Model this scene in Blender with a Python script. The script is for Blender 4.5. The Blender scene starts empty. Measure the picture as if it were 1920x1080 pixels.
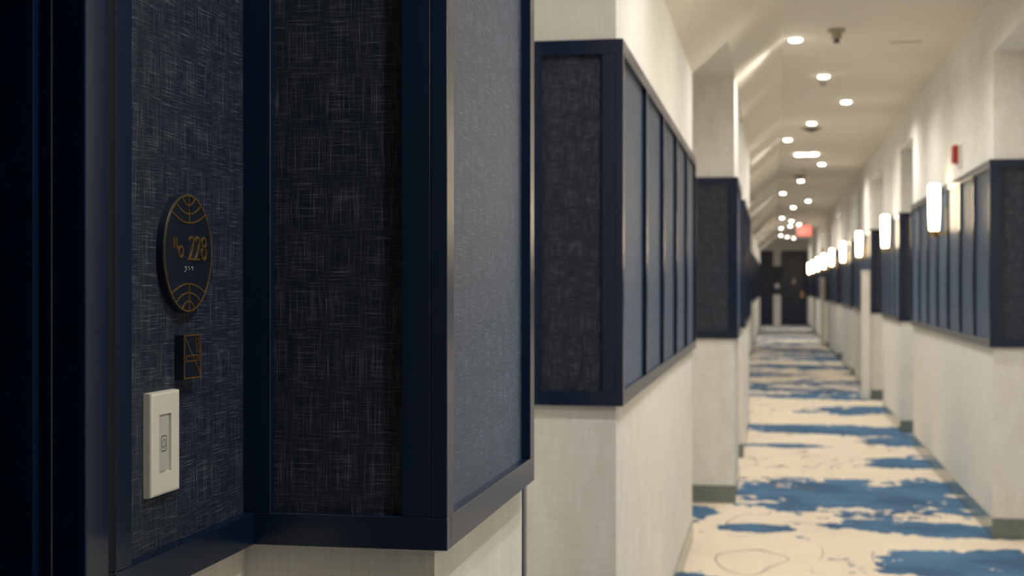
import bpy, bmesh, math, random
from mathutils import Vector, Matrix
random.seed(7)
scene = bpy.context.scene
COL = scene.collection

# ------------------------------------------------------------------ camera
CAMZ = 1.255
F_PX = 2667.0
YAW = math.atan((1450 - 960) / F_PX)
cd = bpy.data.cameras.new('camera')
cd.sensor_width = 36.0
cd.lens = F_PX / 1920 * 36.0
cd.shift_y = -4.0 / 1920
cd.clip_start = 0.02
cd.dof.use_dof = True
cd.dof.focus_distance = 1.56
cd.dof.aperture_fstop = 8.5
cam = bpy.data.objects.new('camera', cd)
COL.objects.link(cam)
cam.location = (0, 0, CAMZ)
cam.rotation_euler = (math.pi / 2, 0, YAW)
scene.camera = cam

# ------------------------------------------------------------------ world, exposure
w = bpy.data.worlds.new('world'); scene.world = w; w.use_nodes = True
w.node_tree.nodes['Background'].inputs[0].default_value = (0.9, 0.85, 0.75, 1)
w.node_tree.nodes['Background'].inputs[1].default_value = 0.02
vs = scene.view_settings
vs.view_transform = 'Standard'; vs.look = 'None'; vs.gamma = 1.0; vs.use_curve_mapping = False
vs.exposure = 0.96
SPOT_W = 33.0            # watts of each ceiling downlight
LIGHT_COL = (1.0, 0.965, 0.91)

# ------------------------------------------------------------------ materials
def new_mat(name):
    m = bpy.data.materials.new(name); m.use_nodes = True
    nt = m.node_tree
    return m, nt, nt.nodes['Principled BSDF']

def plain(name, col, rough=0.5, metal=0.0, spec=0.5, bump=0.0, bscale=200.0, var=0.0):
    m, nt, b = new_mat(name)
    b.inputs['Base Color'].default_value = (*col, 1)
    b.inputs['Roughness'].default_value = rough
    b.inputs['Metallic'].default_value = metal
    b.inputs['Specular IOR Level'].default_value = spec
    if bump or var:
        tc = nt.nodes.new('ShaderNodeTexCoord')
        n = nt.nodes.new('ShaderNodeTexNoise'); n.inputs['Scale'].default_value = bscale
        n.inputs['Detail'].default_value = 3
        nt.links.new(tc.outputs['Object'], n.inputs['Vector'])
        if bump:
            bp = nt.nodes.new('ShaderNodeBump'); bp.inputs['Strength'].default_value = bump
            bp.inputs['Distance'].default_value = 0.001
            nt.links.new(n.outputs['Fac'], bp.inputs['Height'])
            nt.links.new(bp.outputs['Normal'], b.inputs['Normal'])
        if var:
            mx = nt.nodes.new('ShaderNodeMix'); mx.data_type = 'RGBA'
            mx.inputs['A'].default_value = (*[c * (1 - var) for c in col], 1)
            mx.inputs['B'].default_value = (*[min(1, c * (1 + var)) for c in col], 1)
            nt.links.new(n.outputs['Fac'], mx.inputs['Factor'])
            nt.links.new(mx.outputs['Result'], b.inputs['Base Color'])
    return m

def emit(name, col, strength):
    m, nt, b = new_mat(name)
    b.inputs['Base Color'].default_value = (0.8, 0.8, 0.8, 1)
    b.inputs['Emission Color'].default_value = (*col, 1)
    b.inputs['Emission Strength'].default_value = strength
    return m

class G:
    """tiny node helper"""
    def __init__(s, nt): s.nt = nt
    def _in(s, sock, v):
        if hasattr(v, 'is_output') or isinstance(v, bpy.types.NodeSocket): s.nt.links.new(v, sock)
        else: sock.default_value = v
    def math(s, op, a, b=None, c=None, clamp=False):
        n = s.nt.nodes.new('ShaderNodeMath'); n.operation = op; n.use_clamp = clamp
        s._in(n.inputs[0], a)
        if b is not None: s._in(n.inputs[1], b)
        if c is not None: s._in(n.inputs[2], c)
        return n.outputs[0]
    def vec(s, x, y, z=0.0):
        n = s.nt.nodes.new('ShaderNodeCombineXYZ')
        s._in(n.inputs[0], x); s._in(n.inputs[1], y); s._in(n.inputs[2], z)
        return n.outputs[0]
    def noise(s, v, scale, detail=2.0, rough=0.5, dist=0.0):
        n = s.nt.nodes.new('ShaderNodeTexNoise')
        s.nt.links.new(v, n.inputs['Vector']); n.inputs['Scale'].default_value = scale
        n.inputs['Detail'].default_value = detail; n.inputs['Roughness'].default_value = rough
        n.inputs['Distortion'].default_value = dist
        return n.outputs['Fac']
    def ramp(s, v, lo, hi):
        n = s.nt.nodes.new('ShaderNodeMapRange'); n.interpolation_type = 'SMOOTHSTEP'
        s._in(n.inputs['Value'], v); n.inputs['From Min'].default_value = lo; n.inputs['From Max'].default_value = hi
        return n.outputs['Result']
    def mix(s, f, a, b):
        n = s.nt.nodes.new('ShaderNodeMix'); n.data_type = 'RGBA'
        s._in(n.inputs['Factor'], f)
        for k, v in (('A', a), ('B', b)):
            if isinstance(v, tuple): n.inputs[k].default_value = (*v, 1)
            else: s.nt.links.new(v, n.inputs[k])
        return n.outputs['Result']
    def bump(s, h, strength, dist, b):
        n = s.nt.nodes.new('ShaderNodeBump'); n.inputs['Strength'].default_value = strength
        n.inputs['Distance'].default_value = dist
        s.nt.links.new(h, n.inputs['Height']); s.nt.links.new(n.outputs['Normal'], b.inputs['Normal'])

def xyz(nt, which='Object'):
    tc = nt.nodes.new('ShaderNodeTexCoord'); sp = nt.nodes.new('ShaderNodeSeparateXYZ')
    nt.links.new(tc.outputs[which], sp.inputs[0])
    return sp.outputs

def fabric_mat():
    m, nt, b = new_mat('navy_linen'); g = G(nt)
    x, y, z = xyz(nt)
    u = g.math('ADD', x, y)
    wob = g.math('MULTIPLY', g.noise(g.vec(g.math('MULTIPLY', u, 6.0), g.math('MULTIPLY', z, 6.0)), 1.0, 1.0), 0.004)
    uu = g.math('ADD', u, wob); zz = g.math('ADD', z, wob)
    vt = g.noise(g.vec(g.math('MULTIPLY', uu, 900.0), g.math('MULTIPLY', zz, 16.0)), 1.0, 2.0, 0.6)      # upright threads
    ht = g.noise(g.vec(g.math('MULTIPLY', uu, 22.0), g.math('MULTIPLY', zz, 950.0), 7.0), 1.0, 2.0, 0.6)  # lying threads
    patch = g.noise(g.vec(g.math('MULTIPLY', u, 60.0), g.math('MULTIPLY', z, 45.0), 3.0), 1.0, 2.0)
    v1 = g.ramp(vt, 0.50, 0.78); h1 = g.ramp(ht, 0.52, 0.80)
    grain = g.noise(g.vec(g.math('MULTIPLY', u, 1500.0), g.math('MULTIPLY', z, 1500.0)), 1.0, 1.0)
    s = g.math('ADD', g.math('MULTIPLY', v1, 0.55), g.math('MULTIPLY', h1, 0.75))
    s = g.math('MULTIPLY', s, g.math('ADD', g.math('MULTIPLY', patch, 1.2), 0.2))
    s = g.math('MULTIPLY', s, g.math('ADD', g.ramp(grain, 0.3, 0.6), 0.35), clamp=True)
    base = g.mix(g.ramp(patch, 0.35, 0.65), (0.0025, 0.0085, 0.024), (0.005, 0.0105, 0.025))
    col = g.mix(s, base, (0.25, 0.265, 0.315))
    nt.links.new(col, b.inputs['Base Color'])
    b.inputs['Roughness'].default_value = 0.48
    b.inputs['Specular IOR Level'].default_value = 0.40
    nt.links.new(g.math('MULTIPLY_ADD', s, 0.55, 0.15), b.inputs['Sheen Weight'])
    b.inputs['Sheen Roughness'].default_value = 0.35
    b.inputs['Sheen Tint'].default_value = (0.36, 0.58, 0.95, 1)
    g.bump(g.math('ADD', vt, ht), 0.35, 0.0006, b)
    return m

def wall_mat():
    m, nt, b = new_mat('cream_wallpaper'); g = G(nt)
    x, y, z = xyz(nt)
    u = g.math('ADD', x, y)
    a = g.noise(g.vec(g.math('MULTIPLY', u, 14.0), g.math('MULTIPLY', z, 5.0)), 1.0, 4.0, 0.6)
    v = g.noise(g.vec(g.math('MULTIPLY', u, 260.0), g.math('MULTIPLY', z, 9.0)), 1.0, 2.0)
    h = g.noise(g.vec(g.math('MULTIPLY', u, 9.0), g.math('MULTIPLY', z, 260.0), 4.0), 1.0, 2.0)
    t = g.math('MULTIPLY_ADD', g.math('ADD', v, h), 0.35, g.math('MULTIPLY', a, 0.55))
    col = g.mix(g.ramp(t, 0.45, 0.85), (0.73, 0.70, 0.63), (0.85, 0.84, 0.80))
    nt.links.new(col, b.inputs['Base Color'])
    b.inputs['Roughness'].default_value = 0.55
    b.inputs['Specular IOR Level'].default_value = 0.35
    g.bump(t, 0.15, 0.0008, b)
    return m

def carpet_mat():
    m, nt, b = new_mat('carpet'); g = G(nt)
    x, y, z = xyz(nt)
    def px(ix, iy):                # photo pixel -> carpet metre, computed once
        D = F_PX * CAMZ / (iy - 536.0); u = (ix - 960) / F_PX * D
        return u * math.cos(YAW) - D * math.sin(YAW), u * math.sin(YAW) + D * math.cos(YAW)
    jag = g.noise(g.vec(g.math('MULTIPLY', x, 3.2), g.math('MULTIPLY', y, 3.0)), 1.0, 5.0, 0.62)
    fine = g.noise(g.vec(g.math('MULTIPLY', x, 11.0), g.math('MULTIPLY', y, 7.0), 1.0), 1.0, 3.0, 0.6)
    wide = g.noise(g.vec(g.math('MULTIPLY', x, 1.0), g.math('MULTIPLY', y, 1.0), 5.0), 1.0, 2.0)
    # dyed pools of the woven pattern, metres on the floor: (x, y, half width, half length, tilt)
    pools = [(1583, 931, .62, .62, -.25), (1735, 915, .26, .34, 0), (1730, 992, .46, .20, -.15), (1850, 1062, .48, .34, 0), (1420, 990, .16, .12, 0), (1306, 962, .10, .24, 0),
             (1700, 868, .24, .32, .3), (1560, 806, .72, .42, -.2), (1690, 828, .30, .35, 0), (1480, 836, .30, .12, 0),
             (1600, 770, .42, .45, .3), (1500, 741, .60, .40, 0), (1590, 746, .5, .3, 0), (1600, 712, .35, .6, 0), (1450, 700, .5, .4, 0), (1560, 690, .6, .5, 0), (1480, 672, .5, .6, 0)]
    field = None
    for (ix, iy, rx, ry, tilt) in pools:
        cx, cy = px(ix, iy)
        dx = g.math('DIVIDE', g.math('SUBTRACT', x, cx), rx)
        dy = g.math('DIVIDE', g.math('SUBTRACT', g.math('SUBTRACT', y, cy), g.math('MULTIPLY', g.math('SUBTRACT', x, cx), tilt)), ry)
        d = g.math('SUBTRACT', 1.0, g.math('ADD', g.math('MULTIPLY', dx, dx), g.math('MULTIPLY', dy, dy)))
        field = d if field is None else g.math('MAXIMUM', field, d)
    field = g.math('MAXIMUM', field, -1.5)
    far = g.math('MULTIPLY', g.math('SUBTRACT', g.noise(g.vec(g.math('MULTIPLY', x, .5), g.math('MULTIPLY', y, .95), 9.0), 1.0, 3.0), 0.54), 7.0)
    farm = g.ramp(y, 15.5, 17.5); near = g.ramp(y, 6.9, 5.5)
    sel = g.math('MAXIMUM', farm, near)
    f2 = g.math('ADD', g.math('MULTIPLY', field, g.math('SUBTRACT', 1.0, sel)), g.math('MULTIPLY', far, sel))
    f3 = g.math('ADD', f2, g.math('ADD', g.math('MULTIPLY', g.math('SUBTRACT', jag, 0.5), 5.6), g.math('MULTIPLY', g.math('SUBTRACT', fine, 0.5), 2.6)))
    blue = g.ramp(f3, -0.36, -0.20)
    # pile and weave variation
    pile = g.noise(g.vec(g.math('MULTIPLY', x, 160.0), g.math('MULTIPLY', y, 160.0)), 1.0, 2.0)
    tone = g.noise(g.vec(g.math('MULTIPLY', x, 2.2), g.math('MULTIPLY', y, 2.2), 2.0), 1.0, 4.0)
    cream = g.mix(tone, (0.72, 0.61, 0.47), (0.88, 0.77, 0.62))
    bl = g.mix(g.ramp(tone, .3, .7), (0.035, 0.10, 0.20), (0.075, 0.185, 0.33))
    col = g.mix(blue, cream, bl)
    # thin grey curls and a few dots
    cn = g.noise(g.vec(g.math('MULTIPLY', x, 1.6), g.math('MULTIPLY', y, .9), 11.0), 1.0, 1.0, .5, 1.2)
    line = g.math('SUBTRACT', 1.0, g.ramp(g.math('ABSOLUTE', g.math('SUBTRACT', cn, 0.5)), 0.004, 0.009))
    line = g.math('MULTIPLY', line, g.ramp(wide, 0.42, 0.55))
    col = g.mix(g.math('MULTIPLY', line, 0.65), col, (0.10, 0.10, 0.11))
    vo = nt.nodes.new('ShaderNodeTexVoronoi'); vo.inputs['Scale'].default_value = 2.6
    nt.links.new(g.vec(x, y, 0.3), vo.inputs['Vector'])
    dot = g.math('SUBTRACT', 1.0, g.ramp(g.math('ADD', vo.outputs['Distance'], g.math('MULTIPLY', jag, .06)), 0.07, 0.09))
    col = g.mix(g.math('MULTIPLY', dot, 0.8), col, (0.12, 0.045, 0.06))
    col = g.mix(g.math('MULTIPLY', pile, 0.22), col, (0.2, 0.18, 0.15))
    nt.links.new(col, b.inputs['Base Color'])
    b.inputs['Roughness'].default_value = 0.95
    b.inputs['Specular IOR Level'].default_value = 0.1
    g.bump(pile, 0.5, 0.003, b)
    return m

M = dict(
    navy=plain('navy_satin_paint', (0.0026, 0.0125, 0.038), 0.26, 0, 0.5, 0.05, 90.0),
    gloss=plain('navy_gloss_paint', (0.002, 0.012, 0.040), 0.15, 0, 0.3, 0.03, 60.0),
    fabric=fabric_mat(), wall=wall_mat(), carpet=carpet_mat(),
    ceiling=plain('ceiling_paint', (0.77, 0.71, 0.605), 0.7, 0, 0.3, 0.06, 120.0),
    base=plain('grey_green_baseboard', (0.18, 0.21, 0.185), 0.16, 0, 0.4, 0.03, 80.0),
    white=plain('white_plastic', (0.80, 0.79, 0.72), 0.32, 0, 0.5),
    grey=plain('pale_grey_plastic', (0.56, 0.57, 0.53), 0.35, 0, 0.5),
    gold=plain('brushed_gold', (0.34, 0.205, 0.062), 0.42, 0.75, 0.5),
    brass=plain('brass', (0.62, 0.43, 0.17), 0.28, 1.0, 0.5),
    plate=plain('navy_sign_enamel', (0.004, 0.012, 0.026), 0.45, 0, 0.4),
    ink=plain('black_ink', (0.02, 0.02, 0.02), 0.5),
    red=plain('red_plastic', (0.42, 0.03, 0.02), 0.4),
    beige=plain('beige_plastic', (0.42, 0.37, 0.27), 0.5),
    dark=plain('dark_metal', (0.06, 0.055, 0.05), 0.5),
    lamp=emit('downlight_glow', (1.0, 0.93, 0.80), 14.0),
    shade=emit('opal_glass_glow', (1.0, 0.79, 0.50), 12.0),
    exitface=emit('exit_red_glow', (1.0, 0.045, 0.035), 0.62),
    exitletter=emit('exit_letter_glow', (1.0, 0.33, 0.24), 0.62),
)

# ------------------------------------------------------------------ helpers
def link(o, parent=None):
    COL.objects.link(o)
    if parent is not None: o.parent = parent
    return o

def world_loc(o):
    v = Vector((0, 0, 0))
    while o is not None:
        v += o.location; o = o.parent
    return v

def mesh_obj(name, bm, mat, parent=None, smooth=False):
    """bm holds world coordinates; parents are only ever translated"""
    off = world_loc(parent) if parent is not None else Vector((0, 0, 0))
    if off.length: bmesh.ops.translate(bm, vec=-off, verts=bm.verts)
    bmesh.ops.recalc_face_normals(bm, faces=bm.faces)
    me = bpy.data.meshes.new(name); bm.to_mesh(me); bm.free()
    me.materials.append(mat)
    if smooth:
        for p in me.polygons: p.use_smooth = True
    return link(bpy.data.objects.new(name, me), parent)

def add_box(bm, x0, x1, y0, y1, z0, z1, bev=0.0):
    r = bmesh.ops.create_cube(bm, size=1.0)
    vs_ = r['verts']
    bmesh.ops.scale(bm, vec=(abs(x1 - x0), abs(y1 - y0), abs(z1 - z0)), verts=vs_)
    bmesh.ops.translate(bm, vec=((x0 + x1) / 2, (y0 + y1) / 2, (z0 + z1) / 2), verts=vs_)
    if bev > 0:
        es = list({e for v in vs_ for e in v.link_edges})
        bmesh.ops.bevel(bm, geom=es, offset=bev, segments=2 if bev > .0015 else 1, affect='EDGES', profile=0.5)

def box(name, x0, x1, y0, y1, z0, z1, mat, parent=None, bev=0.0008):
    bm = bmesh.new(); add_box(bm, x0, x1, y0, y1, z0, z1, bev)
    return mesh_obj(name, bm, mat, parent)

def add_lathe(bm, c, prof, n=24, axis='Z'):
    """prof: (radius, along) pairs; closed with end caps where radius > 0"""
    rings = []
    for r, t in prof:
        ring = []
        for i in range(n):
            a = 2 * math.pi * i / n
            if axis == 'Z': p = (c[0] + r * math.cos(a), c[1] + r * math.sin(a), c[2] + t)
            elif axis == 'X': p = (c[0] + t, c[1] + r * math.cos(a), c[2] + r * math.sin(a))
            else: p = (c[0] + r * math.cos(a), c[1] + t, c[2] + r * math.sin(a))
            ring.append(bm.verts.new(p))
        rings.append(ring)
    for a, b_ in zip(rings, rings[1:]):
        for i in range(n):
            bm.faces.new((a[i], a[(i + 1) % n], b_[(i + 1) % n], b_[i]))
    bm.faces.new(rings[0]); bm.faces.new(rings[-1])

def lathe(name, c, prof, mat, parent=None, n=24, axis='Z', smooth=True):
    bm = bmesh.new(); add_lathe(bm, c, prof, n, axis)
    o = mesh_obj(name, bm, mat, parent, smooth)
    if smooth:
        m = o.modifiers.new('edges', 'EDGE_SPLIT'); m.split_angle = math.radians(40)
    return o

def add_ribbon(bm, pts, width, x0, x1, closed=False):
    """flat raised stroke on a wall facing +X; pts are (y, z)"""
    n = len(pts); L = []; R = []
    for i, p in enumerate(pts):
        a = pts[(i - 1) % n] if (closed or i > 0) else p
        b_ = pts[(i + 1) % n] if (closed or i < n - 1) else p
        d1 = Vector((p[0] - a[0], p[1] - a[1])); d2 = Vector((b_[0] - p[0], b_[1] - p[1]))
        if d1.length < 1e-9: d1 = d2.copy()
        if d2.length < 1e-9: d2 = d1.copy()
        d1.normalize(); d2.normalize()
        n1 = Vector((-d1.y, d1.x)); n2 = Vector((-d2.y, d2.x))
        mm = n1 + n2
        if mm.length < 1e-6: mm = n1
        mm.normalize(); k = min(2.0, 1.0 / max(0.35, mm.dot(n1)))
        o = mm * (width / 2 * k)
        L.append((p[0] + o.x, p[1] + o.y)); R.append((p[0] - o.x, p[1] - o.y))
    q = [[bm.verts.new((xx, yy, zz)) for (yy, zz) in S] for S, xx in ((L, x1), (R, x1), (L, x0), (R, x0))]
    rng = range(n) if closed else range(n - 1)
    for i in rng:
        j = (i + 1) % n
        bm.faces.new((q[0][i], q[0][j], q[1][j], q[1][i]))
        bm.faces.new((q[2][i], q[2][j], q[0][j], q[0][i]))
        bm.faces.new((q[1][i], q[1][j], q[3][j], q[3][i]))
    if not closed:
        for i in (0, n - 1): bm.faces.new((q[0][i], q[1][i], q[3][i], q[2][i]))

def thing(name, label, cat, loc, group=None):
    e = bpy.data.objects.new(name, None); e.empty_display_size = 0.05
    e.location = loc; link(e)
    return tag(e, label, cat, group)

def tag(o, label, cat, group=None):
    o['label'] = label; o['category'] = cat
    if group: o['group'] = group
    return o

def struct(o, label=None, cat=None):
    o['kind'] = 'structure'
    if label: o['label'] = label
    if cat: o['category'] = cat
    return o

ORD = ['first', 'second', 'third', 'fourth', 'fifth', 'sixth', 'seventh', 'eighth', 'ninth', 'tenth', 'eleventh', 'twelfth',
       'thirteenth', 'fourteenth', 'fifteenth', 'sixteenth', 'seventeenth', 'eighteenth', 'nineteenth', 'twentieth']

# ------------------------------------------------------------------ setting
YB, YE = -8.0, 46.0
ZC = 2.70                                   # flat ceiling
XS = 0.055                                  # where the slope meets the flat ceiling
LREC, RREC = -0.624, 1.42                   # back walls of the door recesses
SOFL, SOFR = 2.46, 2.42
def zs(X): return ZC - (XS - X) * 0.878     # attic slope
XSOF = XS - (ZC - SOFL) / 0.878             # where the recess soffit cuts the slope
PD = 0.02                                   # panelling stands this far off the wall
ZB, ZT = CAMZ - 0.306, CAMZ + 0.628         # panelling band

# (y0, y1, outer face of the panelling, number of panels)
LP = [(-2.4, -0.1, -0.375, 0), (1.60, 2.208, -0.370, 1), (3.60, 7.08, -0.375, 5), (8.30, 9.25, -0.20, 1), (10.5, 13.3, -0.20, 4),
      (15.0, 18.5, -0.375, 5), (20.0, 23.5, -0.375, 5), (25.0, 28.5, -0.375, 5), (30.0, 33.5, -0.375, 5), (35.0, 38.5, -0.375, 5), (40.0, 43.5, -0.375, 5)]
RP = [(-2.4, 0.9, 1.055, 0), (2.2, 5.7, 1.055, 0), (7.37, 11.5, 1.055, 7), (12.6, 14.6, 1.055, 4), (16.25, 19.6, 1.055, 6), (20.4, 23.1, 1.055, 4),
      (25.1, 28.4, 1.055, 6), (29.6, 32.3, 1.055, 5), (34.0, 37.4, 1.055, 6), (38.6, 41.4, 1.055, 5), (43.0, YE, 1.055, 5)]

DOORS = [(0.21, 1.1565), (2.45, 3.375)]       # door openings in the left recesses
DOORZ = 2.14
def quad(bm, *p): bm.faces.new([bm.verts.new(q) for q in p])

# floor
bm = bmesh.new(); quad(bm, (-1.0, YB, 0), (1.9, YB, 0), (1.9, YE + .3, 0), (-1.0, YE + .3, 0))
struct(mesh_obj('floor', bm, M['carpet']), 'cream carpet with watery blue pools and thin grey curls', 'carpet')

# left wall: piers and recesses
bm = bmesh.new(); bb = bmesh.new(); bc = bmesh.new()
def skirt(x0, x1, y0, y1): add_box(bb, x0, x1, y0, y1, 0, 0.10, 0.002)
y = YB
for (y0, y1, X, n) in LP + [(YE, YE, None, 0)]:
    ya = y0 + PD if X is not None else YE
    # recess stretch y..ya
    cuts = [o for o in DOORS if y < o[0] and o[1] < ya]
    if cuts:
        o0, o1 = cuts[0]
        quad(bm, (LREC, y, 0), (LREC, o0, 0), (LREC, o0, SOFL), (LREC, y, SOFL))
        quad(bm, (LREC, o1, 0), (LREC, ya, 0), (LREC, ya, SOFL), (LREC, o1, SOFL))
        quad(bm, (LREC, o0, DOORZ), (LREC, o1, DOORZ), (LREC, o1, SOFL), (LREC, o0, SOFL))
        skirt(LREC, LREC + .012, y, o0 - .046); skirt(LREC, LREC + .012, o1 + .046, ya)
    else:
        quad(bm, (LREC, y, 0), (LREC, ya, 0), (LREC, ya, SOFL), (LREC, y, SOFL))
        skirt(LREC, LREC + .012, y, ya)
    quad(bc, (LREC, y, SOFL), (LREC, ya, SOFL), (XSOF, ya, SOFL), (XSOF, y, SOFL))
    quad(bc, (XSOF, y, SOFL), (XSOF, ya, SOFL), (XS, ya, ZC), (XS, y, ZC))
    if X is None: break
    xw = X - PD; zt = zs(xw)
    for yy in (ya, y1):                      # front and back faces of the pier
        pts = [(LREC, yy, 0), (xw, yy, 0)]
        if zt < SOFL: pts += [(xw, yy, zt), (XSOF, yy, SOFL)]
        else: pts += [(xw, yy, SOFL)]
        pts += [(LREC, yy, SOFL)]
        quad(bm, *pts)
    quad(bm, (xw, ya, 0), (xw, y1, 0), (xw, y1, zt), (xw, ya, zt))
    skirt(LREC, xw + .006, ya - .012, ya); skirt(xw, xw + .006, ya, y1)
    quad(bc, (xw, ya, zt), (xw, y1, zt), (XS, y1, ZC), (XS, ya, ZC))
    y = y1
struct(mesh_obj('wall_left', bm, M['wall']), 'cream left wall with stepped piers and door recesses', 'wall')
struct(mesh_obj('baseboard_left', bb, M['base']), 'grey green baseboard along the left wall', 'baseboard')

# right wall
bm = bmesh.new(); bb = bmesh.new()
XRW = 1.055 + PD
y = YB
for (y0, y1, X, n) in RP:
    ya = y0 + PD; xw = X + PD
    quad(bm, (RREC, y, 0), (RREC, ya, 0), (RREC, ya, SOFR), (RREC, y, SOFR))
    skirt(RREC - .012, RREC, y, ya)
    quad(bm, (xw, y, SOFR), (xw, ya, SOFR), (RREC, ya, SOFR), (RREC, y, SOFR))
    quad(bm, (xw, y, SOFR), (xw, ya, SOFR), (xw, ya, ZC), (xw, y, ZC))
    for yy in (ya, y1):
        quad(bm, (RREC, yy, 0), (xw, yy, 0), (xw, yy, SOFR), (RREC, yy, SOFR))
    quad(bm, (xw, ya, 0), (xw, y1, 0), (xw, y1, ZC), (xw, ya, ZC))
    skirt(xw - .006, RREC, ya - .012, ya); skirt(xw - .006, xw, ya, y1)
    y = y1
struct(mesh_obj('wall_right', bm, M['wall']), 'cream right wall with piers and door recesses', 'wall')
struct(mesh_obj('baseboard_right', bb, M['base']), 'grey green baseboard along the right wall', 'baseboard')

quad(bc, (XS, YB, ZC), (XS, YE, ZC), (XRW, YE, ZC), (XRW, YB, ZC))
struct(mesh_obj('ceiling', bc, M['ceiling']), 'cream ceiling with an attic slope on its left side', 'ceiling')

bm = bmesh.new(); add_box(bm, -1.0, 1.9, YE, YE + .15, 0, ZC + .1)
struct(mesh_obj('wall_end', bm, M['wall']), 'cream wall closing the far end of the corridor', 'wall')
bm = bmesh.new(); add_box(bm, -1.0, 1.9, YB - .15, YB, 0, ZC + .1)
struct(mesh_obj('wall_back', bm, M['wall']), 'cream wall closing the near end of the corridor', 'wall')

# ------------------------------------------------------------------ panelling
RAIL = 0.038
def front_frame(t, xin, xout, y0, side):
    """face turned to the near end; xin is at the recess, xout the corridor corner; side is +1 for the left wall"""
    a, b_ = sorted((xin, xout))
    box('rail', a, b_, y0, y0 + PD, ZB, ZB + RAIL, M['navy'], t)
    box('rail', a, b_, y0, y0 + PD, ZT - RAIL, ZT, M['navy'], t)
    z0, z1 = ZB + RAIL, ZT - RAIL
    corner = xout - side * PD
    box('stile', *sorted((corner, corner - side * 0.034)), y0, y0 + PD, z0, z1, M['navy'], t)
    box('stile', *sorted((xin, xin + side * 0.040)), y0, y0 + PD, z0, z1, M['navy'], t)
    box('fabric_panel', *sorted((xin + side * 0.040, corner - side * 0.034)), y0 + .014, y0 + PD, z0, z1, M['fabric'], t, 0)

def side_frame(t, X, side, y0, y1, n, sw=0.036):
    """face along the corridor; side +1 faces +X"""
    xo, xi = X, X - side * PD
    a, b_ = sorted((xo, xi))
    box('rail', a, b_, y0 + PD, y1, ZB, ZB + RAIL, M['navy'], t)
    box('rail', a, b_, y0 + PD, y1, ZT - RAIL, ZT, M['navy'], t)
    z0, z1 = ZB + RAIL, ZT - RAIL
    p = (y1 - y0 - sw) / n
    fa, fb = sorted((xi, xi + side * 0.006))
    for k in range(n + 1):
        ys = y0 + k * p
        box('stile', a, b_, ys, ys + sw, z0, z1, M['navy'], t)
        if k < n: box('fabric_panel', fa, fb, ys + sw, ys + p, z0, z1, M['fabric'], t, 0)

lab_l = {1: 'navy frame and linen panelling around the nearest pier, beside the room number',
         2: 'long navy panelling of five bays on the second left pier',
         3: 'single bay navy panelling on the left pier that juts out furthest',
         4: 'navy panelling on the jutting left pier behind the single bay one'}
k = 0
for i, (y0, y1, X, n) in enumerate(LP):
    if not n: continue
    k += 1
    t = thing('wall_panelling', lab_l.get(k, 'blurred navy panelling on the left wall, %s pier from the camera' % ORD[k - 1]), 'panelling', (X - PD, y0 + PD, ZB), 'navy wall panelling')
    front_frame(t, LREC, X, y0, 1); side_frame(t, X, 1, y0, y1, n)
k = 0
for i, (y0, y1, X, n) in enumerate(RP):
    if not n: continue
    k += 1
    lab = 'large navy panelling of seven bays on the nearest right pier, under the red alarm' if k == 1 else 'navy panelling on the right wall, %s pier from the camera' % ORD[k - 1]
    t = thing('wall_panelling', lab, 'panelling', (X + PD, y0 + PD, ZB), 'navy wall panelling')
    front_frame(t, RREC, X, y0, -1); side_frame(t, X, -1, y0, y1, n)

# recess panelling that carries the signs
XR0 = -0.604
t = thing('wall_panelling', 'navy linen panelling in the door recess behind the number sign and doorbell', 'panelling', (LREC, 1.24, ZB), 'navy wall panelling')
box('rail', LREC, XR0, 1.24, 1.60, ZB, ZB + RAIL, M['navy'], t)
box('rail', LREC, XR0, 1.24, 1.60, ZT - RAIL, ZT, M['navy'], t)
box('stile', LREC, XR0, 1.24, 1.274, ZB + RAIL, ZT - RAIL, M['navy'], t)
box('fabric_panel', LREC, LREC + .006, 1.274, 1.60, ZB + RAIL, ZT - RAIL, M['fabric'], t, 0)

# ------------------------------------------------------------------ doors
def recess_door(name, label, ya, yb):
    """navy door set back into the left recess wall; opening ya..yb"""
    d = bpy.data.objects.new(name, None); d.location = (LREC, ya, 0); link(d)
    struct(d, label, 'door')
    zt, cw, xo = DOORZ, 0.0457, -0.592
    box('door_casing', LREC, xo, yb, yb + cw, 0, zt + cw, M['gloss'], d, 0.0022)
    box('door_casing', LREC, xo, ya - cw, ya, 0, zt + cw, M['gloss'], d, 0.0022)
    box('door_casing', LREC, xo, ya, yb, zt, zt + cw, M['gloss'], d, 0.0022)
    box('door_jamb', -0.76, LREC, yb, yb + .02, 0, zt + .02, M['gloss'], d, 0.001)
    box('door_jamb', -0.76, LREC, ya - .02, ya, 0, zt + .02, M['gloss'], d, 0.001)
    box('door_jamb', -0.76, LREC, ya, yb, zt, zt + .02, M['gloss'], d, 0.001)
    box('door_stop', -0.68, -0.635, yb - .0115, yb, 0, zt, M['gloss'], d, 0.0016)
    box('door_stop', -0.68, -0.635, ya, ya + .0115, 0, zt, M['gloss'], d, 0.0016)
    box('door_stop', -0.68, -0.635, ya + .0115, yb - .0115, zt - .0115, zt, M['gloss'], d, 0.0016)
    lf = box('door_leaf', -0.725, -0.682, ya + .003, yb - .003, .008, zt - .003, M['gloss'], d, 0.001)
    for z0, z1 in ((0.2, 0.95), (1.1, 1.95)):
        box('raised_panel', -0.682, -0.677, ya + .14, yb - .14, z0, z1, M['gloss'], lf, 0.002)
    h = lathe('door_handle', (-0.682, ya + .075, 1.0), [(.026, 0), (.026, .006), (.009, .008), (.009, .04), (.012, .042), (.012, .05), (.004, .052)], M['brass'], lf, 20, 'X')
    return d
recess_door('door_1', 'dark navy gloss door and frame in the near recess at the left edge', *DOORS[0])
recess_door('door_2', 'navy door frame just behind the nearest pier', *DOORS[1])

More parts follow.
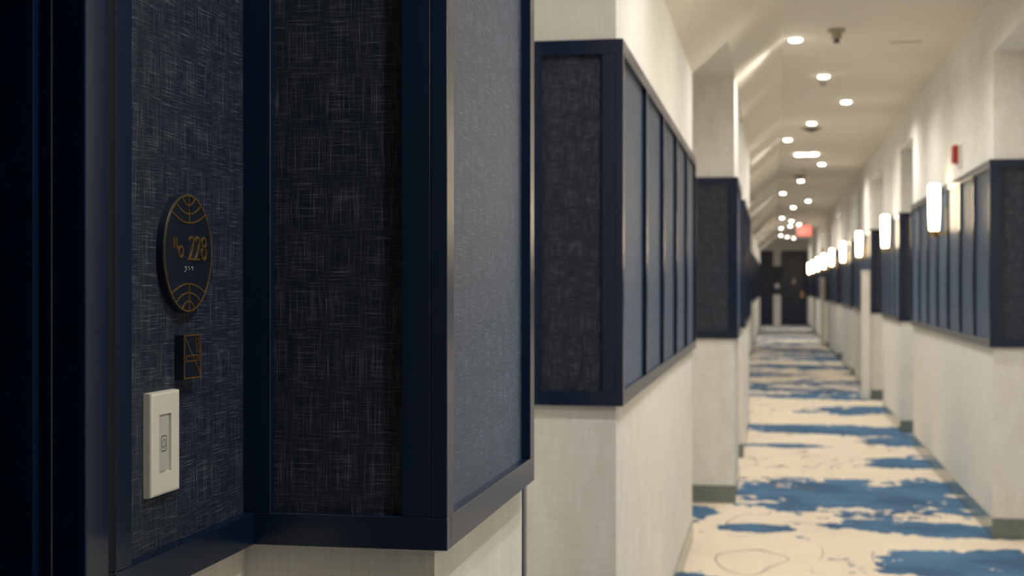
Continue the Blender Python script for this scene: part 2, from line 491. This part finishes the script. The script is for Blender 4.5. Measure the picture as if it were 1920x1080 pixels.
def end_door(name, label, x0, x1, handle):
    d = bpy.data.objects.new(name, None); d.location = ((x0 + x1) / 2, YE, 0); link(d)
    struct(d, label, 'door')
    zt = 2.37
    box('door_casing', x0, x0 + .06, YE - .03, YE, 0, zt, M['navy'], d, 0.002)
    box('door_casing', x1 - .06, x1, YE - .03, YE, 0, zt, M['navy'], d, 0.002)
    box('door_casing', x0 + .06, x1 - .06, YE - .03, YE, zt - .06, zt, M['navy'], d, 0.002)
    lf = box('door_leaf', x0 + .06, x1 - .06, YE - .018, YE, .01, zt - .06, M['navy'], d, 0.002)
    if handle:
        box('handle_plate', x1 - .19, x1 - .11, YE - .024, YE - .018, .88, 1.08, M['brass'], lf, 0.002)
        lathe('door_knob', (x1 - .15, YE - .024, 1.0), [(.012, 0), (.012, -.04), (.032, -.045), (.034, -.06), (.02, -.072)], M['brass'], lf, 20, 'Y')
        box('door_viewer', (x0 + x1) / 2 - .05, (x0 + x1) / 2 + .05, YE - .022, YE - .018, 1.31, 1.49, M['beige'], lf, 0.002)
    return d
end_door('door_3', 'wide dark navy door with brass handle at the far end', 0.235, 1.05, True)
end_door('door_4', 'narrowly seen dark navy door at the far end, left of the wide one', -0.60, 0.0, False)
t = thing('wall_panelling', 'narrow navy panelling strip between the two far end doors', 'panelling', (0.117, YE, ZB + .03), 'navy wall panelling')
box('rail', 0.0, 0.235, YE - PD, YE, ZB + .03, ZB + .07, M['navy'], t)
box('rail', 0.0, 0.235, YE - PD, YE, ZT - .04, ZT, M['navy'], t)
box('fabric_panel', 0.0, 0.235, YE - .008, YE, ZB + .07, ZT - .04, M['fabric'], t, 0)
o = thing('room_sign', 'small pale round sign on the panelling between the far doors', 'sign', (0.12, YE - .008, CAMZ))
lathe('disc', (0.12, YE - .008, CAMZ), [(.075, 0), (.075, -.012), (.07, -.014)], M['white'], o, 28, 'Y')
lathe('centre_cap', (0.12, YE - .022, CAMZ), [(.03, 0), (.028, -.004)], M['grey'], o, 20, 'Y')

# ------------------------------------------------------------------ ceiling downlights
dl = [(.335, 1.2), (.13, 2.65), (.335, 4.1), (.55, 5.56), (.335, 7.0)]
vis = [(.128, 8.48), (.34, 10.0), (.56, 11.42), (.334, 12.86), (.14, 14.27), (.357, 15.9), (.564, 17.2), (.37, 19.9), (.147, 22.5), (.58, 24.6), (.36, 26.6),  # eighth set nearer and tenth lamp added, both to brighten the far floor
       (.18, 30.7), (.395, 32.1), (.59, 34.0), (.40, 34.9), (.19, 36.2), (.21, 41.3), (.40, 42.6), (.60, 43.7)]
def downlight(x, y, label, r=0.036, oblong=False, visible=True):
    t = thing('ceiling_downlight', label, 'ceiling light', (x, y, ZC), 'recessed ceiling downlights')
    z = ZC
    lathe('trim_ring', (x, y, z), [(r + .012, 0), (r + .012, -.004), (r + .004, -.006)], M['white'], t, 28)
    if oblong:
        bm = bmesh.new()
        prof = [(-.09 + r * .9 * math.cos(a), r * .9 * math.sin(a)) for a in [math.pi / 2 + math.pi * i / 10 for i in range(11)]]
        prof += [(.09 + r * .9 * math.cos(a), r * .9 * math.sin(a)) for a in [-math.pi / 2 + math.pi * i / 10 for i in range(11)]]
        v0 = [bm.verts.new((x + p[0], y + p[1], z - .0065)) for p in prof]; v1 = [bm.verts.new((x + p[0], y + p[1], z - .018)) for p in prof]
        bm.faces.new(v0); bm.faces.new(v1)
        for i in range(len(prof)): bm.faces.new((v0[i], v0[(i + 1) % len(prof)], v1[(i + 1) % len(prof)], v1[i]))
        mesh_obj('lens', bm, M['lamp'], t)
    else:
        lathe('lens', (x, y, z - .0062), [(r, 0), (r * .96, -.006), (r * .75, -.010), (r * .3, -.012)], M['lamp'], t, 28)
    ld = bpy.data.lights.new('downlight_beam', 'SPOT'); ld.energy = SPOT_W; ld.color = LIGHT_COL
    ld.spot_size = math.radians(160); ld.spot_blend = 0.85; ld.shadow_soft_size = 0.035
    lo = bpy.data.objects.new('downlight_beam', ld); link(lo, t); lo.location = (0, 0, -.03)
    return t
for (x, y) in dl: downlight(x, y, 'round ceiling downlight above and before the view, %s of the hidden row' % ORD[dl.index((x, y))])
for i, (x, y) in enumerate(vis):
    if i == 5: lab = 'oblong ceiling light among the round downlights, wider than the rest'
    elif i == 0: lab = 'brightest nearest round downlight beside the sloped ceiling'
    else: lab = 'round ceiling downlight, %s in view counting from the nearest' % ORD[i]
    downlight(x, y, lab, oblong=(i == 5))

# ------------------------------------------------------------------ wall sconces
def sconce(y, label):
    xf = 1.055 + PD - .006; xc = 0.985; z0 = CAMZ + .335; z1 = CAMZ + .632
    t = thing('wall_sconce', label, 'wall lamp', (xf, y, z0), 'sconces along the right wall')
    box('back_plate', xf - .012, xf, y - .035, y + .035, z0 - .03, z0 + .15, M['brass'], t, 0.003)
    bm = bmesh.new(); add_box(bm, xc, xf - .012, y - .008, y + .008, z0 - .018, z0 - .002, .002)
    mesh_obj('arm', bm, M['brass'], t)
    lathe('cup', (xc, y, z0 - .02), [(.012, -.012), (.028, 0), (.030, .03), (.028, .03)], M['brass'], t, 28)
    h = z1 - z0
    lathe('glass_shade', (xc, y, z0), [(.026, .006), (.029, .02), (.033, h * .35), (.035, h * .7), (.0345, h * .93), (.032, h * .985), (.026, h)], M['shade'], t, 28)
SY = [9.19 + 3.95 * i for i in range(9)]
for y, lab in ((5.24, 'wall lamp on the right just outside the frame'), (1.29, 'wall lamp on the right level with the number sign')): sconce(y, lab)
for i, y in enumerate(SY):
    sconce(y, 'glowing white glass wall lamp on the right, %s' % ('the nearest and largest' if i == 0 else '%s from the camera' % ORD[i]))

# ------------------------------------------------------------------ room number sign
XF = LREC + .006                            # fabric surface in the recess
def ell(c, rx, rz, n=48, a0=0.0, a1=2 * math.pi, closed=True):
    m = n if closed else n + 1
    return [(c[0] + rx * math.cos(a0 + (a1 - a0) * i / n), c[1] + rz * math.sin(a0 + (a1 - a0) * i / n)) for i in range(m)]
SC = (1.4205, CAMZ + .0345); R = .0628
t = thing('room_number_sign', 'round navy sign with gold rim and number 228 on the linen wall', 'sign', (XF, SC[0], SC[1] - R))
TH = .0085; XT = XF + TH
lathe('sign_plate', (XF, SC[0], SC[1]), [(R, 0), (R, TH - .0008), (R - .0008, TH)], M['plate'], t, 72, 'X')
def S(p): return (SC[0] + p[0] * R, SC[1] + p[1] * R)
bm = bmesh.new(); add_ribbon(bm, ell(SC, R * .975, R * .975, 72), .0016, XT - .0005, XT + .0006, True)
mesh_obj('gold_rim', bm, M['gold'], t)
for sgn in (1, -1):
    bm = bmesh.new()
    for c, r in ((2.06, 1.545), (1.545, .88), (1.135, .325)):
        # arc between its two crossings with the rim
        yi = (c * c + .975 ** 2 - r * r) / (2 * c); xi = math.sqrt(max(0, .975 ** 2 - yi * yi))
        a0 = math.atan2(yi - c, -xi); a1 = math.atan2(yi - c, xi)
        add_ribbon(bm, [S((r * math.cos(a), sgn * (c + r * math.sin(a)))) for a in [a0 + (a1 - a0) * i / 24 for i in range(25)]], .0015, XT - .0005, XT + .0006)
    add_ribbon(bm, [S((0.02, sgn * .97)), S((0.02, sgn * .52))], .0014, XT - .0005, XT + .00055)
    mesh_obj('gold_arcs', bm, M['gold'], t)
def glyph(name, strokes, x0, x1, zlo, zhi, wd):
    bm = bmesh.new()
    for st, closed in strokes:
        add_ribbon(bm, [S((x0 + (x1 - x0) * p[0], zlo + (zhi - zlo) * p[1])) for p in st], wd, XT - .0005, XT + .0011, closed)
    return mesh_obj(name, bm, M['gold'], t)
two = [([(.02, .80)] + [(.5 - .47 * math.cos(a), .78 + .21 * math.sin(a)) for a in [math.pi * i / 12 for i in range(1, 13)]] + [(.92, .66), (.55, .32), (.06, .02), (.98, .02)], False)]
eight = [([(.5 + .40 * math.cos(a), .76 + .23 * math.sin(a)) for a in [2 * math.pi * i / 28 for i in range(28)]], True),
         ([(.5 + .48 * math.cos(a), .27 + .26 * math.sin(a)) for a in [2 * math.pi * i / 28 for i in range(28)]], True)]
enn = [([(.05, 0), (.05, 1), (.95, 0), (.95, 1)], False)]
oh = [([(.5 + .48 * math.cos(a), .5 + .49 * math.sin(a)) for a in [2 * math.pi * i / 28 for i in range(28)]], True)]
glyph('letter_n', enn, -.62, -.50, .08, .25, .0017)
glyph('letter_o', oh, -.43, -.24, -.075, .11, .0019)
glyph('digit_two', two, .02, .19, -.105, .285, .0021)
glyph('digit_two', two, .27, .445, -.105, .285, .0021)
glyph('digit_eight', eight, .525, .74, -.105, .285, .0021)
bm = bmesh.new()
for q in ((-.14, -.235), (-.10, -.27), (-.14, -.305), (-.10, -.235), (.0, -.235), (.04, -.27), (.13, -.235), (.17, -.27), (.17, -.235)):
    p = S(q); add_lathe(bm, (XT, p[0], p[1]), [(.0008, 0), (.0006, .0005)], 8, 'X')
o = mesh_obj('braille_dots', bm, M['grey'], t)

# ------------------------------------------------------------------ no smoking sign
y0, y1, z0, z1 = 1.404, 1.447, CAMZ - .0985, CAMZ - .0515
t = thing('no_smoking_sign', 'small square navy no smoking sign with gold lines above the doorbell', 'sign', (XF, (y0 + y1) / 2, z0))
TH2 = .0105; X2 = XF + TH2
box('sign_block', XF, X2, y0, y1, z0, z1, M['plate'], t, 0.0005)
wy, hz = y1 - y0, z1 - z0
def Q(a, b_): return (y0 + wy * a, z0 + hz * b_)
def gold(name, pts, wd, closed=False, parent=t):
    bm = bmesh.new(); add_ribbon(bm, [Q(*p) for p in pts], wd, X2 - .0004, X2 + .0006, closed)
    return mesh_obj(name, bm, M['gold'], parent)
gold('gold_border', [(.02, .02), (.98, .02), (.98, .98), (.02, .98)], .0014, True)
gold('gold_slash', [(.04, .95), (.96, .12)], .0013)
gold('cigarette_outline', [(.13, .40), (.80, .40), (.80, .52), (.13, .52)], .0012, True)
gold('cigarette_tip', [(.89, .385), (.89, .535)], .0014)
for dx in (0, .15):
    gold('smoke_line', [(.80 + dx - .1, .92), (.70 + dx, .84), (.74 + dx, .75), (.80 + dx, .68), (.78 + dx, .58)], .0011)

# ------------------------------------------------------------------ doorbell
y0, y1, z0, z1 = 1.329, 1.399, CAMZ - .2125, CAMZ - .1075
t = thing('doorbell_plate', 'white plastic doorbell plate with a bell symbol below the signs', 'doorbell', (XF, (y0 + y1) / 2, z0))
X3 = XF + .0085; ia, ib, ja, jb = 1.3475, 1.3765, CAMZ - .190, CAMZ - .1305
bm = bmesh.new()                            # plate with a window, shaped as a ring with a soft outer edge
def ring(x, a, b_, c, d_): return [bm.verts.new(p) for p in ((x, a, c), (x, b_, c), (x, b_, d_), (x, a, d_))]
e = .0022
r0 = ring(XF, y0, y1, z0, z1); r1 = ring(X3 - e, y0 + .0004, y1 - .0004, z0 + .0004, z1 - .0004); r2 = ring(X3 - e * .3, y0 + e * .5, y1 - e * .5, z0 + e * .5, z1 - e * .5)
r3 = ring(X3, y0 + e * 1.4, y1 - e * 1.4, z0 + e * 1.4, z1 - e * 1.4); r4 = ring(X3, ia, ib, ja, jb); r5 = ring(X3 - .004, ia, ib, ja, jb)
for A, B in ((r0, r1), (r1, r2), (r2, r3), (r3, r4), (r4, r5)):
    for i in range(4): bm.faces.new((A[i], A[(i + 1) % 4], B[(i + 1) % 4], B[i]))
bm.faces.new(r5)
mesh_obj('cover_plate', bm, M['white'], t)
bt = box('push_button', X3 - .004, X3 - .0008, ia + .0022, ib - .0035, ja + .0022, jb - .0022, M['grey'], t, 0.0006)
yc, zc = 1.3605, CAMZ - .1605; XB = X3 - .0008
def inkline(name, pts, wd, closed=False):
    bm = bmesh.new(); add_ribbon(bm, [(yc + p[0], zc + p[1]) for p in pts], wd, XB - .0001, XB + .00012, closed)
    mesh_obj(name, bm, M['ink'], bt)
rr = []
for cx, cz, a0 in ((.0042, .0058, 0), (-.0042, .0058, 90), (-.0042, -.0058, 180), (.0042, -.0058, 270)):
    for i in range(5):
        a = math.radians(a0 + 22.5 * i); rr.append((cx + .0018 * math.cos(a), cz + .0018 * math.sin(a)))
inkline('symbol_frame', rr, .0009, True)
inkline('bell_symbol', [(-.0042, -.0032), (-.0031, -.0018), (-.0028, .0015), (-.0018, .0036), (0, .0046), (.0018, .0036), (.0028, .0015), (.0031, -.0018), (.0042, -.0032)], .0007, True)
inkline('bell_clapper', [(-.0014, -.0047), (.0014, -.0047)], .0009)

# ------------------------------------------------------------------ ceiling fittings
t = thing('ceiling_sprinkler', 'beige ceiling fitting with a short dark nozzle, nearest in view', 'sprinkler', (.35, 8.2, ZC))
lathe('mount_base', (.35, 8.2, ZC), [(.048, 0), (.048, -.016), (.040, -.022)], M['beige'], t, 28)
lathe('body', (.35, 8.2, ZC - .022), [(.030, 0), (.030, -.028), (.022, -.036)], M['beige'], t, 24)
lathe('nozzle', (.35, 8.2, ZC - .058), [(.015, 0), (.015, -.014), (.021, -.016), (.021, -.020)], M['dark'], t, 20)
for (x, y, rad, lab) in ((.345, 13.3, .10, 'dark round ceiling vent behind the fourth downlight'), (.34, 19.0, .10, 'far dark round ceiling vent, second along the ceiling'), (.35, 10.35, .03, 'small grey ceiling sensor just behind the second downlight'), (.37, 18.1, .035, 'small grey ceiling sensor in front of the far vent')):
    big = rad > .05
    t = thing('ceiling_vent' if big else 'ceiling_sensor', lab, 'vent' if big else 'sensor', (x, y, ZC))
    lathe('flange', (x, y, ZC), [(rad, 0), (rad, -.006), (rad * .9, -.010)], M['beige'], t, 32)
    for q, rr_ in enumerate((.75, .5, .28) if big else (.7,)):
        lathe('cone_ring' if big else 'dome', (x, y, ZC - .010 - q * .008), [(rad * rr_, 0), (rad * rr_ * .92, -.008)], M['dark' if big else 'beige'], t, 28)
t = thing('access_strip', 'thin flush slot strip in the ceiling right of the nearest fitting', 'ceiling slot', (.77, 8.70, ZC))
box('slot_frame', .67, .87, 8.69, 8.71, ZC - .003, ZC, M['beige'], t, 0.0005)
box('slot_line', .68, .86, 8.697, 8.703, ZC - .0042, ZC - .003, M['dark'], t, 0)

# ------------------------------------------------------------------ fire alarms
def alarm(y, lab):
    zc = CAMZ + .755; x = XRW
    t = thing('fire_alarm', lab, 'alarm', (x, y, zc - .06), 'red fire alarms on the right wall')
    box('back_box', x - .02, x, y - .055, y + .055, zc - .065, zc + .065, M['white'], t, 0.003)
    box('red_housing', x - .05, x - .02, y - .05, y + .05, zc - .045, zc + .062, M['red'], t, 0.006)
    box('strobe_lens', x - .06, x - .05, y - .022, y + .022, zc - .03, zc + .03, M['white'], t, 0.003)
alarm(8.62, 'red fire alarm with white base above the nearest right panelling')
alarm(31.4, 'tiny distant red fire alarm near the exit sign')

# ------------------------------------------------------------------ half height white posts
for (y, lab) in ((16.25, 'white half height post at the corner of the third right pier'), (30.4, 'far smaller white half height post against the right wall')):
    t = thing('white_post', lab, 'post', (1.0, y, 0), 'white half height posts')
    box('post_shaft', .965, 1.055, y - .03, y + .05, 0.0, CAMZ + .15, M['wall'], t, 0.004)
    box('post_cap', .960, 1.055, y - .035, y + .055, CAMZ + .15, CAMZ + .17, M['white'], t, 0.004)

# ------------------------------------------------------------------ exit sign
EX, EY, EZ = .674, 32.0, CAMZ + 1.215
t = thing('exit_sign', 'glowing red exit sign hanging from the ceiling far down the corridor', 'exit sign', (EX, EY, ZC))
box('hanger', EX - .02, EX + .02, EY - .015, EY + .015, EZ + .12, ZC, M['white'], t, 0.002)
box('housing', EX - .16, EX + .16, EY - .025, EY + .025, EZ - .12, EZ + .12, M['white'], t, 0.004)
fc = box('face', EX - .15, EX + .15, EY - .029, EY - .025, EZ - .11, EZ + .11, M['exitface'], t, 0.001)
def bars(name, rects, cx):
    bm = bmesh.new()
    for kind, a in rects:
        if kind == 'b': add_box(bm, cx + a[0], cx + a[1], EY - .032, EY - .029, EZ + a[2], EZ + a[3])
        else:
            (xa, za), (xb, zb), wd = a
            q = [(cx + xa - wd, EZ + za), (cx + xa + wd, EZ + za), (cx + xb + wd, EZ + zb), (cx + xb - wd, EZ + zb)]
            f_ = [bm.verts.new((p[0], EY - .032, p[1])) for p in q]; b2 = [bm.verts.new((p[0], EY - .029, p[1])) for p in q]
            bm.faces.new(f_); bm.faces.new(b2)
            for i in range(4): bm.faces.new((f_[i], f_[(i + 1) % 4], b2[(i + 1) % 4], b2[i]))
    mesh_obj(name, bm, M['exitletter'], fc)
hh = .075
bars('letter_e', [('b', (-.024, -.010, -hh, hh)), ('b', (-.010, .024, hh - .02, hh)), ('b', (-.010, .018, -.01, .01)), ('b', (-.010, .024, -hh, -hh + .02))], EX - .10)
bars('letter_x', [('d', ((-.024, -hh), (.024, hh), .009)), ('d', ((-.024, hh), (.024, -hh), .009))], EX - .033)
bars('letter_i', [('b', (-.008, .008, -hh, hh))], EX + .025)
bars('letter_t', [('b', (-.028, .028, hh - .02, hh)), ('b', (-.008, .008, -hh, hh - .02))], EX + .085)
